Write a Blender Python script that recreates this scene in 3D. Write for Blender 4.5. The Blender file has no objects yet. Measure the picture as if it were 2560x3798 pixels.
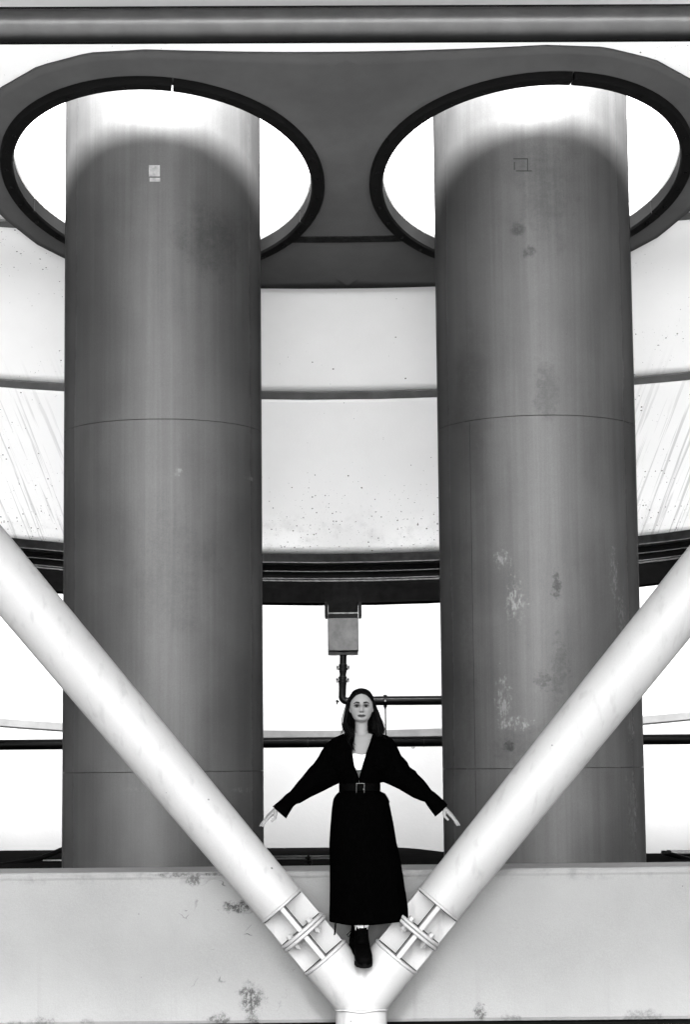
import bpy, bmesh, math, random
import numpy as np
from mathutils import Vector, Matrix

random.seed(7); rng = np.random.default_rng(7)
PI = math.pi
scene = bpy.context.scene
COL = scene.collection

# ------------------------------------------------------------------ camera, sky, sun, exposure
PITCH, ROLL, EYE = math.radians(6.64), -0.0100, 1.6
cd = bpy.data.cameras.new('camera'); cam = bpy.data.objects.new('camera', cd); COL.objects.link(cam)
cd.lens = 75.8; cd.sensor_width = 36; cd.clip_end = 2000
R = Matrix.Rotation(PI/2+PITCH, 3, 'X') @ Matrix.Rotation(ROLL, 3, 'Z')
cam.matrix_world = Matrix.Translation((0, 0, EYE)) @ R.to_4x4()
scene.camera = cam

SUN_EL, SUN_ROT = math.radians(43), math.radians(180)      # sun behind the camera, high, veiled
w = bpy.data.worlds.new('World'); scene.world = w; w.use_nodes = True
nt = w.node_tree; bg = nt.nodes['Background']
sky = nt.nodes.new('ShaderNodeTexSky'); sky.sky_type = 'NISHITA'; sky.sun_disc = False
sky.sun_elevation = SUN_EL; sky.sun_rotation = SUN_ROT; sky.dust_density = .6; sky.air_density = .6
bw = nt.nodes.new('ShaderNodeRGBToBW')                       # black and white photograph
nt.links.new(sky.outputs[0], bw.inputs[0]); nt.links.new(bw.outputs[0], bg.inputs[0])
bg.inputs[1].default_value = 0.05
sl = bpy.data.lights.new('sun', 'SUN'); sl.energy = 1.5; sl.angle = math.radians(18); sl.color = (1, 1, 1)
sun = bpy.data.objects.new('sun', sl); COL.objects.link(sun); sun.location = (0, -20, 20)
sun.rotation_euler = (Vector((0, math.cos(SUN_EL), -math.sin(SUN_EL)))).to_track_quat('-Z', 'Y').to_euler()

scene.view_settings.view_transform = 'Standard'; scene.view_settings.look = 'None'
scene.view_settings.exposure = 6.2; scene.view_settings.gamma = 1

# ------------------------------------------------------------------ helpers
F = 8000.0
def P(px, py, Y):
    """point at distance Y north of the photographer's position, from a bearing in the photograph"""
    d = R @ Vector(((px-1280)/F, (1899-py)/F, -1.0))
    t = Y/d.y
    return Vector((d.x*t, Y, EYE+d.z*t))

def link(name, me, mats, parent=None, smooth=None):
    o = bpy.data.objects.new(name, me); COL.objects.link(o)
    if not isinstance(mats, (list, tuple)): mats = [mats]
    if not me.materials:
        for m in mats: me.materials.append(m)
    if parent: o.parent = parent
    if smooth is not None:
        for p in me.polygons: p.use_smooth = True
        if smooth < 180: 
            try: me.set_sharp_from_angle(angle=math.radians(smooth))
            except Exception: pass
    return o
def mesh(bm, name='m'):
    bmesh.ops.recalc_face_normals(bm, faces=bm.faces)
    me = bpy.data.meshes.new(name); bm.to_mesh(me); bm.free(); return me
def obj(name, bm, mats, parent=None, smooth=None):
    return link(name, mesh(bm, name), mats, parent, smooth)
def empty(name, loc, label, cat, group=None):
    o = bpy.data.objects.new(name, None); COL.objects.link(o); o.location = loc
    o['label'] = label; o['category'] = cat
    if group: o['group'] = group
    bpy.context.view_layer.update()
    return o
def tag(o, label, cat, group=None):
    o['label'] = label; o['category'] = cat
    if group: o['group'] = group
    return o
def adopt(o, parent):
    """parent keeping world coordinates (mesh built in world metres)"""
    o.parent = parent; o.matrix_parent_inverse = Matrix.Translation(parent.location).inverted(); return o

def box(bm, c, s, rot=None, bev=0):
    r = bmesh.ops.create_cube(bm, size=1)
    vs = r['verts']
    M = Matrix.Translation(c) @ ((rot.to_4x4() if rot else Matrix.Identity(4))) @ Matrix.Diagonal((*s, 1))
    bmesh.ops.transform(bm, matrix=M, verts=vs)
    if bev:
        es = list({e for v in vs for e in v.link_edges})
        bmesh.ops.bevel(bm, geom=es, offset=bev, segments=2, affect='EDGES')
    return bm
def frame_of(d):
    d = d.normalized(); up = Vector((0, 0, 1)) if abs(d.z) < .95 else Vector((0, 1, 0))
    u = d.cross(up).normalized(); v = u.cross(d).normalized(); return u, v
def tube(bm, pts, rads, n=16, cap=True, sq=None):
    """tapered tube through points"""
    pts = [Vector(p) for p in pts]
    if not isinstance(rads, (list, tuple)): rads = [rads]*len(pts)
    rings = []; u = None
    for i, p in enumerate(pts):
        d = (pts[min(i+1, len(pts)-1)]-pts[max(i-1, 0)])
        if u is None: u, v = frame_of(d)
        else:
            d.normalize(); u = (u-d*u.dot(d)).normalized(); v = u.cross(d)
        rr = rads[i]; ru, rv = (rr if isinstance(rr, tuple) else (rr, rr))
        rings.append([bm.verts.new(p+u*(ru*math.cos(2*PI*k/n))+v*(rv*math.sin(2*PI*k/n))) for k in range(n)])
    for a, b in zip(rings, rings[1:]):
        for k in range(n): bm.faces.new((a[k], a[(k+1) % n], b[(k+1) % n], b[k]))
    if cap:
        bm.faces.new(rings[0][::-1]); bm.faces.new(rings[-1])
    return rings
def grid(bm, rows, closed=False):
    V = [[bm.verts.new(p) for p in r] for r in rows]
    for a, b in zip(V, V[1:]):
        n = len(a)
        for k in range(n if closed else n-1):
            bm.faces.new((a[k], a[(k+1) % n], b[(k+1) % n], b[k]))
    return V
def solid(o, t, off=1):
    m = o.modifiers.new('solid', 'SOLIDIFY'); m.thickness = t; m.offset = off; return o
def lathe(bm, prof, c, n=64):
    rows = [[(c[0]+r*math.cos(2*PI*k/n), c[1]+r*math.sin(2*PI*k/n), z) for k in range(n)] for r, z in prof]
    grid(bm, rows, True)

# ------------------------------------------------------------------ materials (all neutral greys)
class NB:
    def __init__(s, name, rough=.6, spec=.3, metal=0):
        s.m = bpy.data.materials.new(name); s.m.use_nodes = True; s.t = s.m.node_tree
        s.b = s.t.nodes['Principled BSDF']; s.b.inputs['Roughness'].default_value = rough
        s.b.inputs['Specular IOR Level'].default_value = spec; s.b.inputs['Metallic'].default_value = metal
        if metal: s.b.inputs['Specular Tint'].default_value = (.02, .02, .02, 1)
        g = s.t.nodes.new('ShaderNodeNewGeometry'); s.pos = g.outputs['Position']
    def n(s, typ, **kw):
        x = s.t.nodes.new(typ)
        for k, v in kw.items(): setattr(x, k, v)
        return x
    def l(s, a, b): s.t.links.new(a, b)
    def put(s, sock, v):
        if isinstance(v, (int, float)): sock.default_value = v
        elif isinstance(v, tuple): sock.default_value = v
        else: s.l(v, sock)
    def math(s, op, a, b=0, c=None, clamp=False):
        x = s.n('ShaderNodeMath', operation=op); x.use_clamp = clamp
        s.put(x.inputs[0], a); s.put(x.inputs[1], b)
        if c is not None: s.put(x.inputs[2], c)
        return x.outputs[0]
    def scale(s, v3, vec=None):
        x = s.n('ShaderNodeVectorMath', operation='MULTIPLY'); s.l(vec or s.pos, x.inputs[0]); x.inputs[1].default_value = v3
        return x.outputs[0]
    def noise(s, sc, detail=3, rough=.55, vec=None, stretch=None, dist=0):
        x = s.n('ShaderNodeTexNoise'); x.inputs['Scale'].default_value = sc; x.inputs['Detail'].default_value = detail
        x.inputs['Roughness'].default_value = rough; x.inputs['Distortion'].default_value = dist
        s.l(s.scale(stretch, vec) if stretch else (vec or s.pos), x.inputs['Vector']); return x.outputs['Fac']
    def ramp(s, v, a, b, lo=0., hi=1.):
        x = s.n('ShaderNodeMapRange'); x.interpolation_type = 'SMOOTHSTEP'
        s.put(x.inputs[0], v); x.inputs[1].default_value = a; x.inputs[2].default_value = b
        s.put(x.inputs[3], lo); s.put(x.inputs[4], hi); return x.outputs[0]
    def xyz(s):
        x = s.n('ShaderNodeSeparateXYZ'); s.l(s.pos, x.inputs[0]); return x.outputs
    def specks(s, sc, size, density):
        """round dots on a jittered lattice; density 0..1 (value or socket)"""
        v = s.n('ShaderNodeTexVoronoi'); v.inputs['Scale'].default_value = sc; s.l(s.pos, v.inputs['Vector'])
        sp = s.n('ShaderNodeSeparateColor'); s.l(v.outputs['Color'], sp.inputs[0])
        sz = s.math('MULTIPLY', sp.outputs[1], size)
        near = s.math('LESS_THAN', v.outputs['Distance'], sz)
        keep = s.math('LESS_THAN', sp.outputs[0], density)
        return s.math('MULTIPLY', near, keep)
    def spot(s, c, rad, warp=.4, sc=14, squash=(1, 1, 1)):
        """irregular patch round a point"""
        d = s.n('ShaderNodeVectorMath', operation='SUBTRACT'); s.l(s.pos, d.inputs[0]); d.inputs[1].default_value = c
        e = s.n('ShaderNodeVectorMath', operation='LENGTH'); s.l(s.scale(squash, d.outputs[0]), e.inputs[0])
        nz = s.noise(sc, 5, .7)
        v = s.math('ADD', s.math('DIVIDE', e.outputs['Value'], rad), s.math('MULTIPLY', s.math('SUBTRACT', nz, .5), warp*4))
        return s.ramp(v, .35, 1.0, 1., 0.)
    def mix(s, f, a, b):
        x = s.n('ShaderNodeMix', data_type='FLOAT'); s.put(x.inputs[0], f); s.put(x.inputs[2], a); s.put(x.inputs[3], b); return x.outputs[0]
    def done(s, val, bump=None, bd=.002, rough=None):
        if isinstance(val, (int, float)): s.b.inputs['Base Color'].default_value = (val, val, val, 1)
        else:
            cc = s.n('ShaderNodeCombineColor')
            for i in range(3): s.l(val, cc.inputs[i])
            s.l(cc.outputs[0], s.b.inputs['Base Color'])
        if bump is not None:
            bp = s.n('ShaderNodeBump'); bp.inputs['Distance'].default_value = bd; bp.inputs['Strength'].default_value = 1
            s.l(bump, bp.inputs['Height']); s.l(bp.outputs[0], s.b.inputs['Normal'])
        if rough is not None: s.put(s.b.inputs['Roughness'], rough)
        return s.m

def plain(name, v, rough=.6, spec=.3, metal=0, var=.15, sc=6):
    b = NB(name, rough, spec, metal); nz = b.noise(sc, 5, .6)
    return b.done(b.ramp(nz, .25, .75, v*(1-var), v*(1+var)), b.noise(120, 2), .0006)

def steel_column(name, base, marks):
    b = NB(name, .5, 0.0, .62)
    X = b.xyz()
    blot = b.noise(1.1, 5, .6)
    v = b.ramp(blot, .28, .72, base*.84, base*1.16)
    st = b.noise(1, 5, .6, stretch=(11, 11, .35), dist=.6)
    v = b.math('MULTIPLY', v, b.ramp(st, .3, .7, .92, 1.08))
    st2 = b.noise(1, 2, .6, stretch=(55, 55, .5))
    v = b.math('MULTIPLY', v, b.ramp(st2, .35, .7, .965, 1.035))
    for kind, c, rad, amt, wp, sc, sq in marks:
        s = b.spot(c, rad, wp, sc, sq)
        fine = b.ramp(b.noise(1, 5, .75, stretch=(46, 46, 16)), .42, .6)
        if kind != 'dark': s = b.math('MULTIPLY', s, fine)
        else: s = b.math('MULTIPLY', s, b.ramp(b.noise(24, 5, .75), .35, .6, .45, 1.))
        if kind == 'dark': v = b.math('MULTIPLY', v, b.math('SUBTRACT', 1, b.math('MULTIPLY', s, amt)))
        else: v = b.mix(b.math('MULTIPLY', s, amt), v, base*2.6)
    sc = b.specks(22, .09, .05)
    v = b.mix(b.math('MULTIPLY', sc, .5), v, base*.35)
    gr = b.noise(160, 2, .7)
    v = b.math('MULTIPLY', v, b.ramp(gr, .25, .75, .9, 1.1))
    return b.done(v, b.noise(2.2, 3), .004, rough=b.ramp(blot, .3, .7, .48, .58))

def shell_mat():
    b = NB('painted_shell', .7, .2); X = b.xyz()
    v = b.ramp(b.noise(.9, 5, .6), .25, .75, .76, .82)
    low = b.ramp(X[2], 3.5, 4.35, 1., 0.)
    side = b.ramp(b.math('ABSOLUTE', X[0]), 1.6, 3.2)
    patch = b.ramp(b.noise(2.2, 4, .6), .42, .68)
    dens = b.math('ADD', b.math('ADD', b.math('MULTIPLY', low, .5), b.math('MULTIPLY', b.math('MULTIPLY', side, patch), .35)),
                  b.math('MULTIPLY', patch, .035))
    s1 = b.specks(34, .26, dens); s2 = b.specks(70, .26, b.math('MULTIPLY', dens, .8))
    v = b.mix(s1, v, .05); v = b.mix(b.math('MULTIPLY', s2, .7), v, .12)
    # water runs on the outer parts, and grime just above the beam
    u_ = b.math('SUBTRACT', b.math('ABSOLUTE', X[0]), b.math('MULTIPLY', X[2], .32))
    cv = b.n('ShaderNodeCombineXYZ'); b.l(u_, cv.inputs[0]); b.l(X[0], cv.inputs[1]); b.l(X[2], cv.inputs[2])
    run = b.ramp(b.noise(1, 4, .6, vec=cv.outputs[0], stretch=(34, .15, 1.0), dist=.4), .55, .61)
    v = b.mix(b.math('MULTIPLY', b.math('MULTIPLY', run, side), b.ramp(X[2], 5.2, 4.3, 0., .5)), v, .25)
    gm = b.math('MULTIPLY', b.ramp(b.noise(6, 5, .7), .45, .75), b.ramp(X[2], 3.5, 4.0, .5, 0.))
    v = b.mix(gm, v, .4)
    return b.done(v, b.noise(40, 4), .0012)

def wall_mat():
    b = NB('rear_wall_paint', .8, .0); X = b.xyz()
    v = b.ramp(b.noise(.8, 4), .25, .75, .07, .08)
    up = b.ramp(X[2], 2.55, 3.25)
    patch = b.ramp(b.noise(1.6, 4, .6), .4, .62)
    dens = b.math('ADD', b.math('MULTIPLY', b.math('MULTIPLY', up, patch), .5), .012)
    v = b.mix(b.math('MULTIPLY', b.specks(36, .16, dens), .85), v, .03)
    run = b.ramp(b.noise(1, 3, .5, stretch=(12, 1, .5)), .6, .7)
    v = b.mix(b.math('MULTIPLY', b.math('MULTIPLY', run, up), .35), v, .06)
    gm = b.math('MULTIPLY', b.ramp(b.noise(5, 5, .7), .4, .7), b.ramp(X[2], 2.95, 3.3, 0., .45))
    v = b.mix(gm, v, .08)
    return b.done(v, b.noise(30, 4), .001)

def concrete_mat():
    b = NB('plinth_concrete', .8, .2); X = b.xyz()
    v = b.ramp(b.noise(1.1, 6, .6), .25, .75, .108, .13)
    v = b.math('MULTIPLY', v, b.ramp(b.noise(180, 2), .25, .75, .94, 1.06))
    for c, rad, amt, sc, sq in (
        ((P(935, 3705, 13.84)), .10, .85, 16, (1, 1, .8)), ((P(940, 3790, 13.84)), .06, .7, 20, (1, 1, 1)),
        ((P(1783, 3760, 13.84)), .055, .85, 22, (1.2, 1, .8)), ((P(810, 3785, 13.84)), .07, .7, 20, (.8, 1, 1.2)),
        ((P(320, 3796, 13.84)), .05, .4, 22, (.8, 1, 1.2)), ((P(150, 3800, 13.84)), .07, .55, 22, (.7, 1, 1.3)), ((P(60, 3800, 13.84)), .04, .5, 22, (.7, 1, 1.3)),
        ((P(2380, 3780, 13.84)), .09, .45, 16, (.6, 1, 1.2)), ((P(1900, 3790, 13.84)), .07, .5, 18, (.8, 1, 1.2)),
        ((P(720, 3262, 13.84)), .055, .8, 26, (.9, 1, 1)), ((P(880, 3365, 13.84)), .075, .9, 30, (.6, 1, 1.6)), ((P(650, 3246, 13.84)), .1, .7, 30, (.5, 1, 5)), ((P(790, 3244, 13.84)), .06, .7, 30, (.5, 1, 5))):
        s = b.spot(tuple(c), rad, .55, sc, sq)
        s = b.math('MULTIPLY', s, b.ramp(b.noise(38, 6, .8), .40, .56, .12, 1.))
        v = b.mix(b.math('MULTIPLY', s, amt), v, .008)
    # hairline cracks near the strut
    cr = b.n('ShaderNodeTexVoronoi', feature='DISTANCE_TO_EDGE'); cr.inputs['Scale'].default_value = 2.6
    wv = b.n('ShaderNodeVectorMath', operation='ADD'); b.l(b.pos, wv.inputs[0])
    nn = b.n('ShaderNodeTexNoise'); nn.inputs['Scale'].default_value = 7; b.l(b.pos, nn.inputs['Vector'])
    sc_ = b.n('ShaderNodeVectorMath', operation='SCALE'); b.l(nn.outputs['Color'], sc_.inputs[0]); sc_.inputs['Scale'].default_value = .3
    b.l(sc_.outputs[0], wv.inputs[1]); b.l(wv.outputs[0], cr.inputs['Vector'])
    line = b.ramp(cr.outputs['Distance'], .003, .012, 1., 0.)
    part = b.math('MULTIPLY', b.ramp(b.noise(5.5, 3), .56, .62), b.spot(tuple(P(900, 3480, 13.84)), .6, .3, 4))
    v = b.mix(b.math('MULTIPLY', b.math('MULTIPLY', line, part), .85), v, .015)
    v = b.mix(b.math('MULTIPLY', b.specks(9, .055, .16), .8), v, .02)
    dr = b.ramp(b.noise(1, 3, .5, stretch=(14, 1, .35)), .58, .7)
    v = b.mix(b.math('MULTIPLY', dr, b.ramp(X[2], .0, .45, .3, .05)), v, .09)
    edge = b.math('MULTIPLY', b.ramp(b.noise(9, 4, .7), .45, .7), b.ramp(X[2], .83, .88, 0., .55))
    v = b.mix(edge, v, .07)
    return b.done(v, b.noise(25, 5, .65), .002)

def strut_mat():
    b = NB('white_strut_paint', .55, .0, .2)
    v = b.ramp(b.noise(1.6, 4), .25, .75, .19, .21)
    v = b.math('MULTIPLY', v, b.ramp(b.noise(140, 2), .25, .75, .97, 1.03))
    v = b.mix(b.math('MULTIPLY', b.specks(8, .07, .2), .7), v, .03)
    v = b.mix(b.math('MULTIPLY', b.ramp(b.noise(1, 3, .5, stretch=(16, 16, 4)), .54, .72), .22), v, .06)
    return b.done(v, b.noise(60, 3), .0004)

M_shell, M_wall, M_conc, M_strut = shell_mat(), wall_mat(), concrete_mat(), strut_mat()
M_plate = plain('plate_grey', .068, .8, .0, var=.12, sc=2)
M_band = plain('seam_grey', .085, .7, .05, var=.2)
M_bandl = plain('pale_strip', .028, .8, .0)
M_tube = plain('tube_grey', .06, .34, .0, metal=.92, var=.12, sc=5)
M_ring = plain('ring_black', .004, .8, .05)
M_beam = plain('beam_black', .003, .9, .0, var=.3, sc=14)
M_beamd = plain('beam_recess', .001, .8, .1)
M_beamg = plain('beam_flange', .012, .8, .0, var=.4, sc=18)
M_lip = plain('lit_edge', .06, .5, .1, var=.5, sc=25)  # pale lip colour stands in for light catching the thin edges
M_pipe = plain('pipe_dark', .0016, .28, .05, var=.3, sc=16)
M_pipe2 = plain('pipe_dull', .0008, .4, .03, var=.4, sc=16)
M_zinc = plain('zinc', .038, .5, .1, metal=.0, var=.25, sc=12)
M_zinc2 = plain('zinc_bright', .13, .4, .1, var=.3, sc=30)
M_roof = plain('roof_felt', .005, .9, .0, var=.25, sc=5)
M_ground = plain('asphalt', .05, .9, .2, var=.2, sc=2)
M_pave = plain('bounce_pale', .11, .85, .2, var=.1, sc=2)
M_mark = plain('faded_marker', .02, .8, .0)
M_gap = plain('gap_black', .0008, .9, .05)
M_resid = plain('label_residue', .17, .8, .2, var=.3, sc=30)

# ------------------------------------------------------------------ ground
bm = bmesh.new()
BACK_BLOCKER = 2.0
def sst(a, b, v): t = min(1, max(0, (v-a)/(b-a))); return t*t*(3-2*t)
def terrain(x, y):      # level ground, unseen banks added behind and at both sides to block low sky
    return -.06+max(BACK_BLOCKER*sst(14, 46, -y), 15*sst(11, 36, abs(x)))
n = 150
grid(bm, [[(-300+600*i/n, -300+600*j/n, terrain(-300+600*i/n, -300+600*j/n)) for i in range(n+1)] for j in range(n+1)])
g = obj('ground', bm, M_ground); g['kind'] = 'structure'
bm = bmesh.new(); grid(bm, [[(x, y, -.056) for x in np.linspace(-9, 9, 9)] for y in np.linspace(-12, 13.9, 12)])  # unseen pale strip, added to bounce sunlight up under the canopy
g = obj('bounce_paving', bm, M_pave); g['kind'] = 'structure'

# ------------------------------------------------------------------ canopy shell
CY = 15.8; RC = .73; RH = 1.115
CX = [P(604.5, 2830, CY).x, P(2015, 2830, CY).x]
kY = np.array([3.4, 9, 12, 13.85, 14.8, 15.8, 16.8, 17.38, 18.3, 19.0, 19.5])
kZ = np.array([7.5, 7.32, 7.0, 6.63, 6.32, 5.98, 5.64, 5.42, 4.75, 4.06, 3.47])
kS = np.gradient(kZ, kY)
def zc(y):
    i = int(np.clip(np.searchsorted(kY, y)-1, 0, len(kY)-2)); h = kY[i+1]-kY[i]; t = (y-kY[i])/h
    return float((2*t**3-3*t*t+1)*kZ[i]+(t**3-2*t*t+t)*h*kS[i]+(-2*t**3+3*t*t)*kZ[i+1]+(t**3-t*t)*h*kS[i+1])
BOWL = .0175
def Z(x, y): return zc(y)+BOWL*x*x/(1+(x/9)**2)

canopy = empty('canopy', (0, 12, 6.9), 'huge pale bowl-shaped canopy with two round openings above the columns', 'canopy')
XS = np.concatenate([np.linspace(-18, -4.1, 40), np.linspace(-4, 4, 101), np.linspace(4.1, 18, 40)])
for (y0, y1, ny) in ((3.4, 16.545, 130), (16.555, 18.295, 22), (18.305, 19.5, 18)):
    bm = bmesh.new()
    rows = [[(x, y, Z(x, y)) for x in XS] for y in np.linspace(y0, y1, ny)]
    grid(bm, rows)
    kill = []
    for f in bm.faces:
        c = f.calc_center_median()
        if any((c.x-cx)**2+(c.y-CY)**2 < 1.27**2 for cx in CX): kill.append(f)
    bmesh.ops.delete(bm, geom=kill, context='FACES')
    o = adopt(obj('shell_panel', bm, M_shell, smooth=180), canopy); solid(o, .03, 1 if o.data.polygons[0].normal.z > 0 else -1)

# cover plate: one sheet with straight sides and round ends, two round holes
RS, mid = 1.44, (CX[0]+CX[1])/2
PD = .045
bm = bmesh.new()
def plate_rows(cx, sgn):
    hw = abs(mid-cx); ca = math.atan2(RS, hw)
    angs = sorted(set([round(2*PI*k/96, 6) for k in range(96)]+[round(a, 6) for a in (ca, 2*PI-ca)]))
    rows = []
    nr = 7
    for j in range(nr):
        row = []
        for a in angs:
            ux, uy = math.cos(a), math.sin(a)
            if ux > 0: t = min(hw/ux, RS/abs(uy) if abs(uy) > 1e-6 else 1e9)
            else:
                # flats of a many-sided end
                seg = PI/11; rel = (a-PI/2) % seg; t = RS*math.cos(seg/2)/math.cos(rel-seg/2)
                t = max(t, RS*.99)
            r = RH+.01+(t-RH-.01)*j/(nr-1)
            x, y = cx+sgn*r*ux, CY+r*uy
            row.append((x, y, Z(x, y)-PD))
        rows.append(row)
    return rows
for cx, sgn in ((CX[0], 1), (CX[1], -1)): grid(bm, plate_rows(cx, sgn), True)
bmesh.ops.remove_doubles(bm, verts=bm.verts, dist=.0005)
o = adopt(obj('cover_plate', bm, M_plate, smooth=40), canopy); solid(o, PD-.004, 1 if o.data.polygons[0].normal.z > 0 else -1)

def strip(name, x0, x1, yc, wY, dz, mat, th=.012, parent=canopy, n=60):
    bm = bmesh.new()
    xs = np.linspace(x0, x1, n)
    rows = [[(x, y, Z(x, y)-dz+oz) for x in xs] for y, oz in
            ((yc-wY/2, th), (yc-wY/2, 0), (yc, 0), (yc+wY/2, 0), (yc+wY/2, th))]
    grid(bm, rows); return adopt(obj(name, bm, mat), parent)
strip('seam_band', -18, CX[0]-1.16, 16.55, .08, .016, M_band)
strip('seam_band', CX[1]+1.16, 18, 16.55, .08, .016, M_band)
strip('seam_band', CX[0]+.94, CX[1]-.94, 16.55, .075, PD+.008, M_beamg, .007)
strip('seam_band', -18, 18, 18.3, .058, .016, M_band)

# flanged rings round the two openings
bolt_me = None
def hexbolt(r, h):
    bm = bmesh.new(); bmesh.ops.create_cone(bm, cap_ends=True, segments=6, radius1=r, radius2=r*.9, depth=h)
    return mesh(bm, 'bolt')
ring_bolt = hexbolt(.016, .016); ring_bolt.materials.append(M_beamd)
for ci, (cx, joints) in enumerate(((CX[0], (-1.43, 2.75, .42)), (CX[1], (-1.40, 3.6, .5)))):
    js = sorted(a % (2*PI) for a in joints)
    for k in range(3):
        a0, a1 = js[k]+.006, (js[(k+1) % 3] if k < 2 else js[0]+2*PI)-.006
        na = max(6, int((a1-a0)/(2*PI)*96))
        bm = bmesh.new()
        prof = [(RH, .10), (RH, -.06), (RH+.012, -.075), (RH+.092, -.075), (RH+.10, -.062), (RH+.10, -.02)]
        rows = []
        for j in range(na+1):
            a = a0+(a1-a0)*j/na; row = []
            for r, dz in prof:
                x, y = cx+r*math.cos(a), CY+r*math.sin(a)
                x2, y2 = cx+RH*math.cos(a), CY+RH*math.sin(a)
                row.append((x, y, Z(x2, y2)*.5+Z(x, y)*.5-PD+dz+.03))
            rows.append(row)
        grid(bm, rows)
        for r in (rows[0], rows[-1]): bm.faces.new([bm.verts.new(p) for p in r])
        seg = adopt(obj('ring_segment', bm, M_ring, smooth=35), canopy)
        nb = int((a1-a0)/(2*PI)*34)
        for q in range(nb):
            a = a0+(a1-a0)*(q+.5)/nb; r = RH+.052; x, y = cx+r*math.cos(a), CY+r*math.sin(a)
            b = bpy.data.objects.new('bolt', ring_bolt); COL.objects.link(b)
            b.location = (x, y, Z(x, y)-PD-.05); b.rotation_euler = (-.33, 0, a)
            b.parent = seg
    # upstand of bright sheet inside the opening
    bm = bmesh.new(); rows = []
    for dz in (.02, .13):
        rows.append([(cx+(RH+.004)*math.cos(a), CY+(RH+.004)*math.sin(a), Z(cx+RH*math.cos(a), CY+RH*math.sin(a))+dz) for a in np.linspace(0, 2*PI, 97)[:-1]])
    grid(bm, rows, True); adopt(solid(obj('upstand', bm, M_shell, smooth=180), .012, 0), canopy)

# ------------------------------------------------------------------ curved edge beam
beam = empty('edge_beam', (0, 19.5, 3.1), 'black curved steel edge beam with thin bright lips under the canopy', 'beam')
def bz(py): return P(1290, py, 19.35).z
def sweep(name, p0, p1, yf, yb, mat, n=70, parent=beam, c=.0193):
    bm = bmesh.new(); z0, z1 = bz(p1), bz(p0)
    xs = np.linspace(-18, 18, n)
    rows = [[(x, y, z+c*x*x) for x in xs] for y, z in ((yb, z0), (yf, z0), (yf, z1), (yb, z1), (yb, z0))]
    grid(bm, rows); return adopt(obj(name, bm, mat), parent)
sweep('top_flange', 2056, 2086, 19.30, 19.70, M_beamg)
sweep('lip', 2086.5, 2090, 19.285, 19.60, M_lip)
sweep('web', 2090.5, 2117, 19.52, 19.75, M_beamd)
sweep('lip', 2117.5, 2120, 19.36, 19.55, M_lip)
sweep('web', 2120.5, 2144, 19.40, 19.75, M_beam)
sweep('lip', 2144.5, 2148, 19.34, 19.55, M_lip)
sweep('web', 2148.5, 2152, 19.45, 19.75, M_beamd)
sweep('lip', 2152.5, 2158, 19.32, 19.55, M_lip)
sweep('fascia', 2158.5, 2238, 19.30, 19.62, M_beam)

# ------------------------------------------------------------------ rear wall
WY = 22.6
rear = empty('rear_wall', (0, WY, 0), 'white stained rear wall behind the columns and below the black beam', 'wall')
def wz(py): return P(1310, py, WY).z
b0, b1 = wz(2735), wz(2711)
bm = bmesh.new(); xs = np.linspace(-6.5, 6.5, 80); cw = .0123
grid(bm, [[(x, WY, -.06) for x in xs], [(x, WY, .5) for x in xs], [(x, WY, b0+cw*x*x) for x in xs]])
o = adopt(obj('wall_panel', bm, M_wall), rear)
bm = bmesh.new()
grid(bm, [[(x, WY, b1+cw*x*x) for x in xs], [(x, WY, (b1+4.7)/2+cw*.5*x*x) for x in xs], [(x, WY, 4.7) for x in xs], [(x, WY+.3, 4.7) for x in xs]])
adopt(obj('wall_panel', bm, M_wall), rear)
bm = bmesh.new()
grid(bm, [[(x, WY-.02+d, z+cw*x*x) for x in xs] for d, z in ((.03, b0-.004), (0, b0-.004), (0, b1+.004), (.03, b1+.004))])
adopt(obj('strip', bm, M_bandl), rear)

# ------------------------------------------------------------------ the two great columns
zs1, zs2, zs3 = 4.03, 1.55, 5.93
def on_col(ci, px, py, grow=0):
    """point on the front of a column on a bearing"""
    o_ = Vector((0, 0, EYE)); d = (P(px, py, 15)-o_).normalized()
    ox, oy = o_.x-CX[ci], o_.y-CY; rr = RC+grow
    A = d.x*d.x+d.y*d.y; B = 2*(ox*d.x+oy*d.y); C = ox*ox+oy*oy-rr*rr
    t = (-B-math.sqrt(max(0, B*B-4*A*C)))/(2*A); return o_+d*t
marksL = [('dark', tuple(on_col(0, 800, 900)), .35, .25, .5, 5, (1, 1, 1)), ('light', tuple(on_col(0, 930, 1775)), .10, .35, .8, 30, (1, 1, 5)),
          ('light', tuple(on_col(0, 900, 2930)), .16, .4, .7, 26, (1, 1, 7)), ('light', tuple(on_col(0, 500, 2928)), .12, .18, .6, 18, (1, 1, 5)),
          ('dark', tuple(on_col(0, 640, 2120)), .35, .15, .5, 5, (1, 1, .6)), ('light', tuple(on_col(0, 660, 1750)), .03, .4, .9, 40, (1, 1, 1))]
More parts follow.
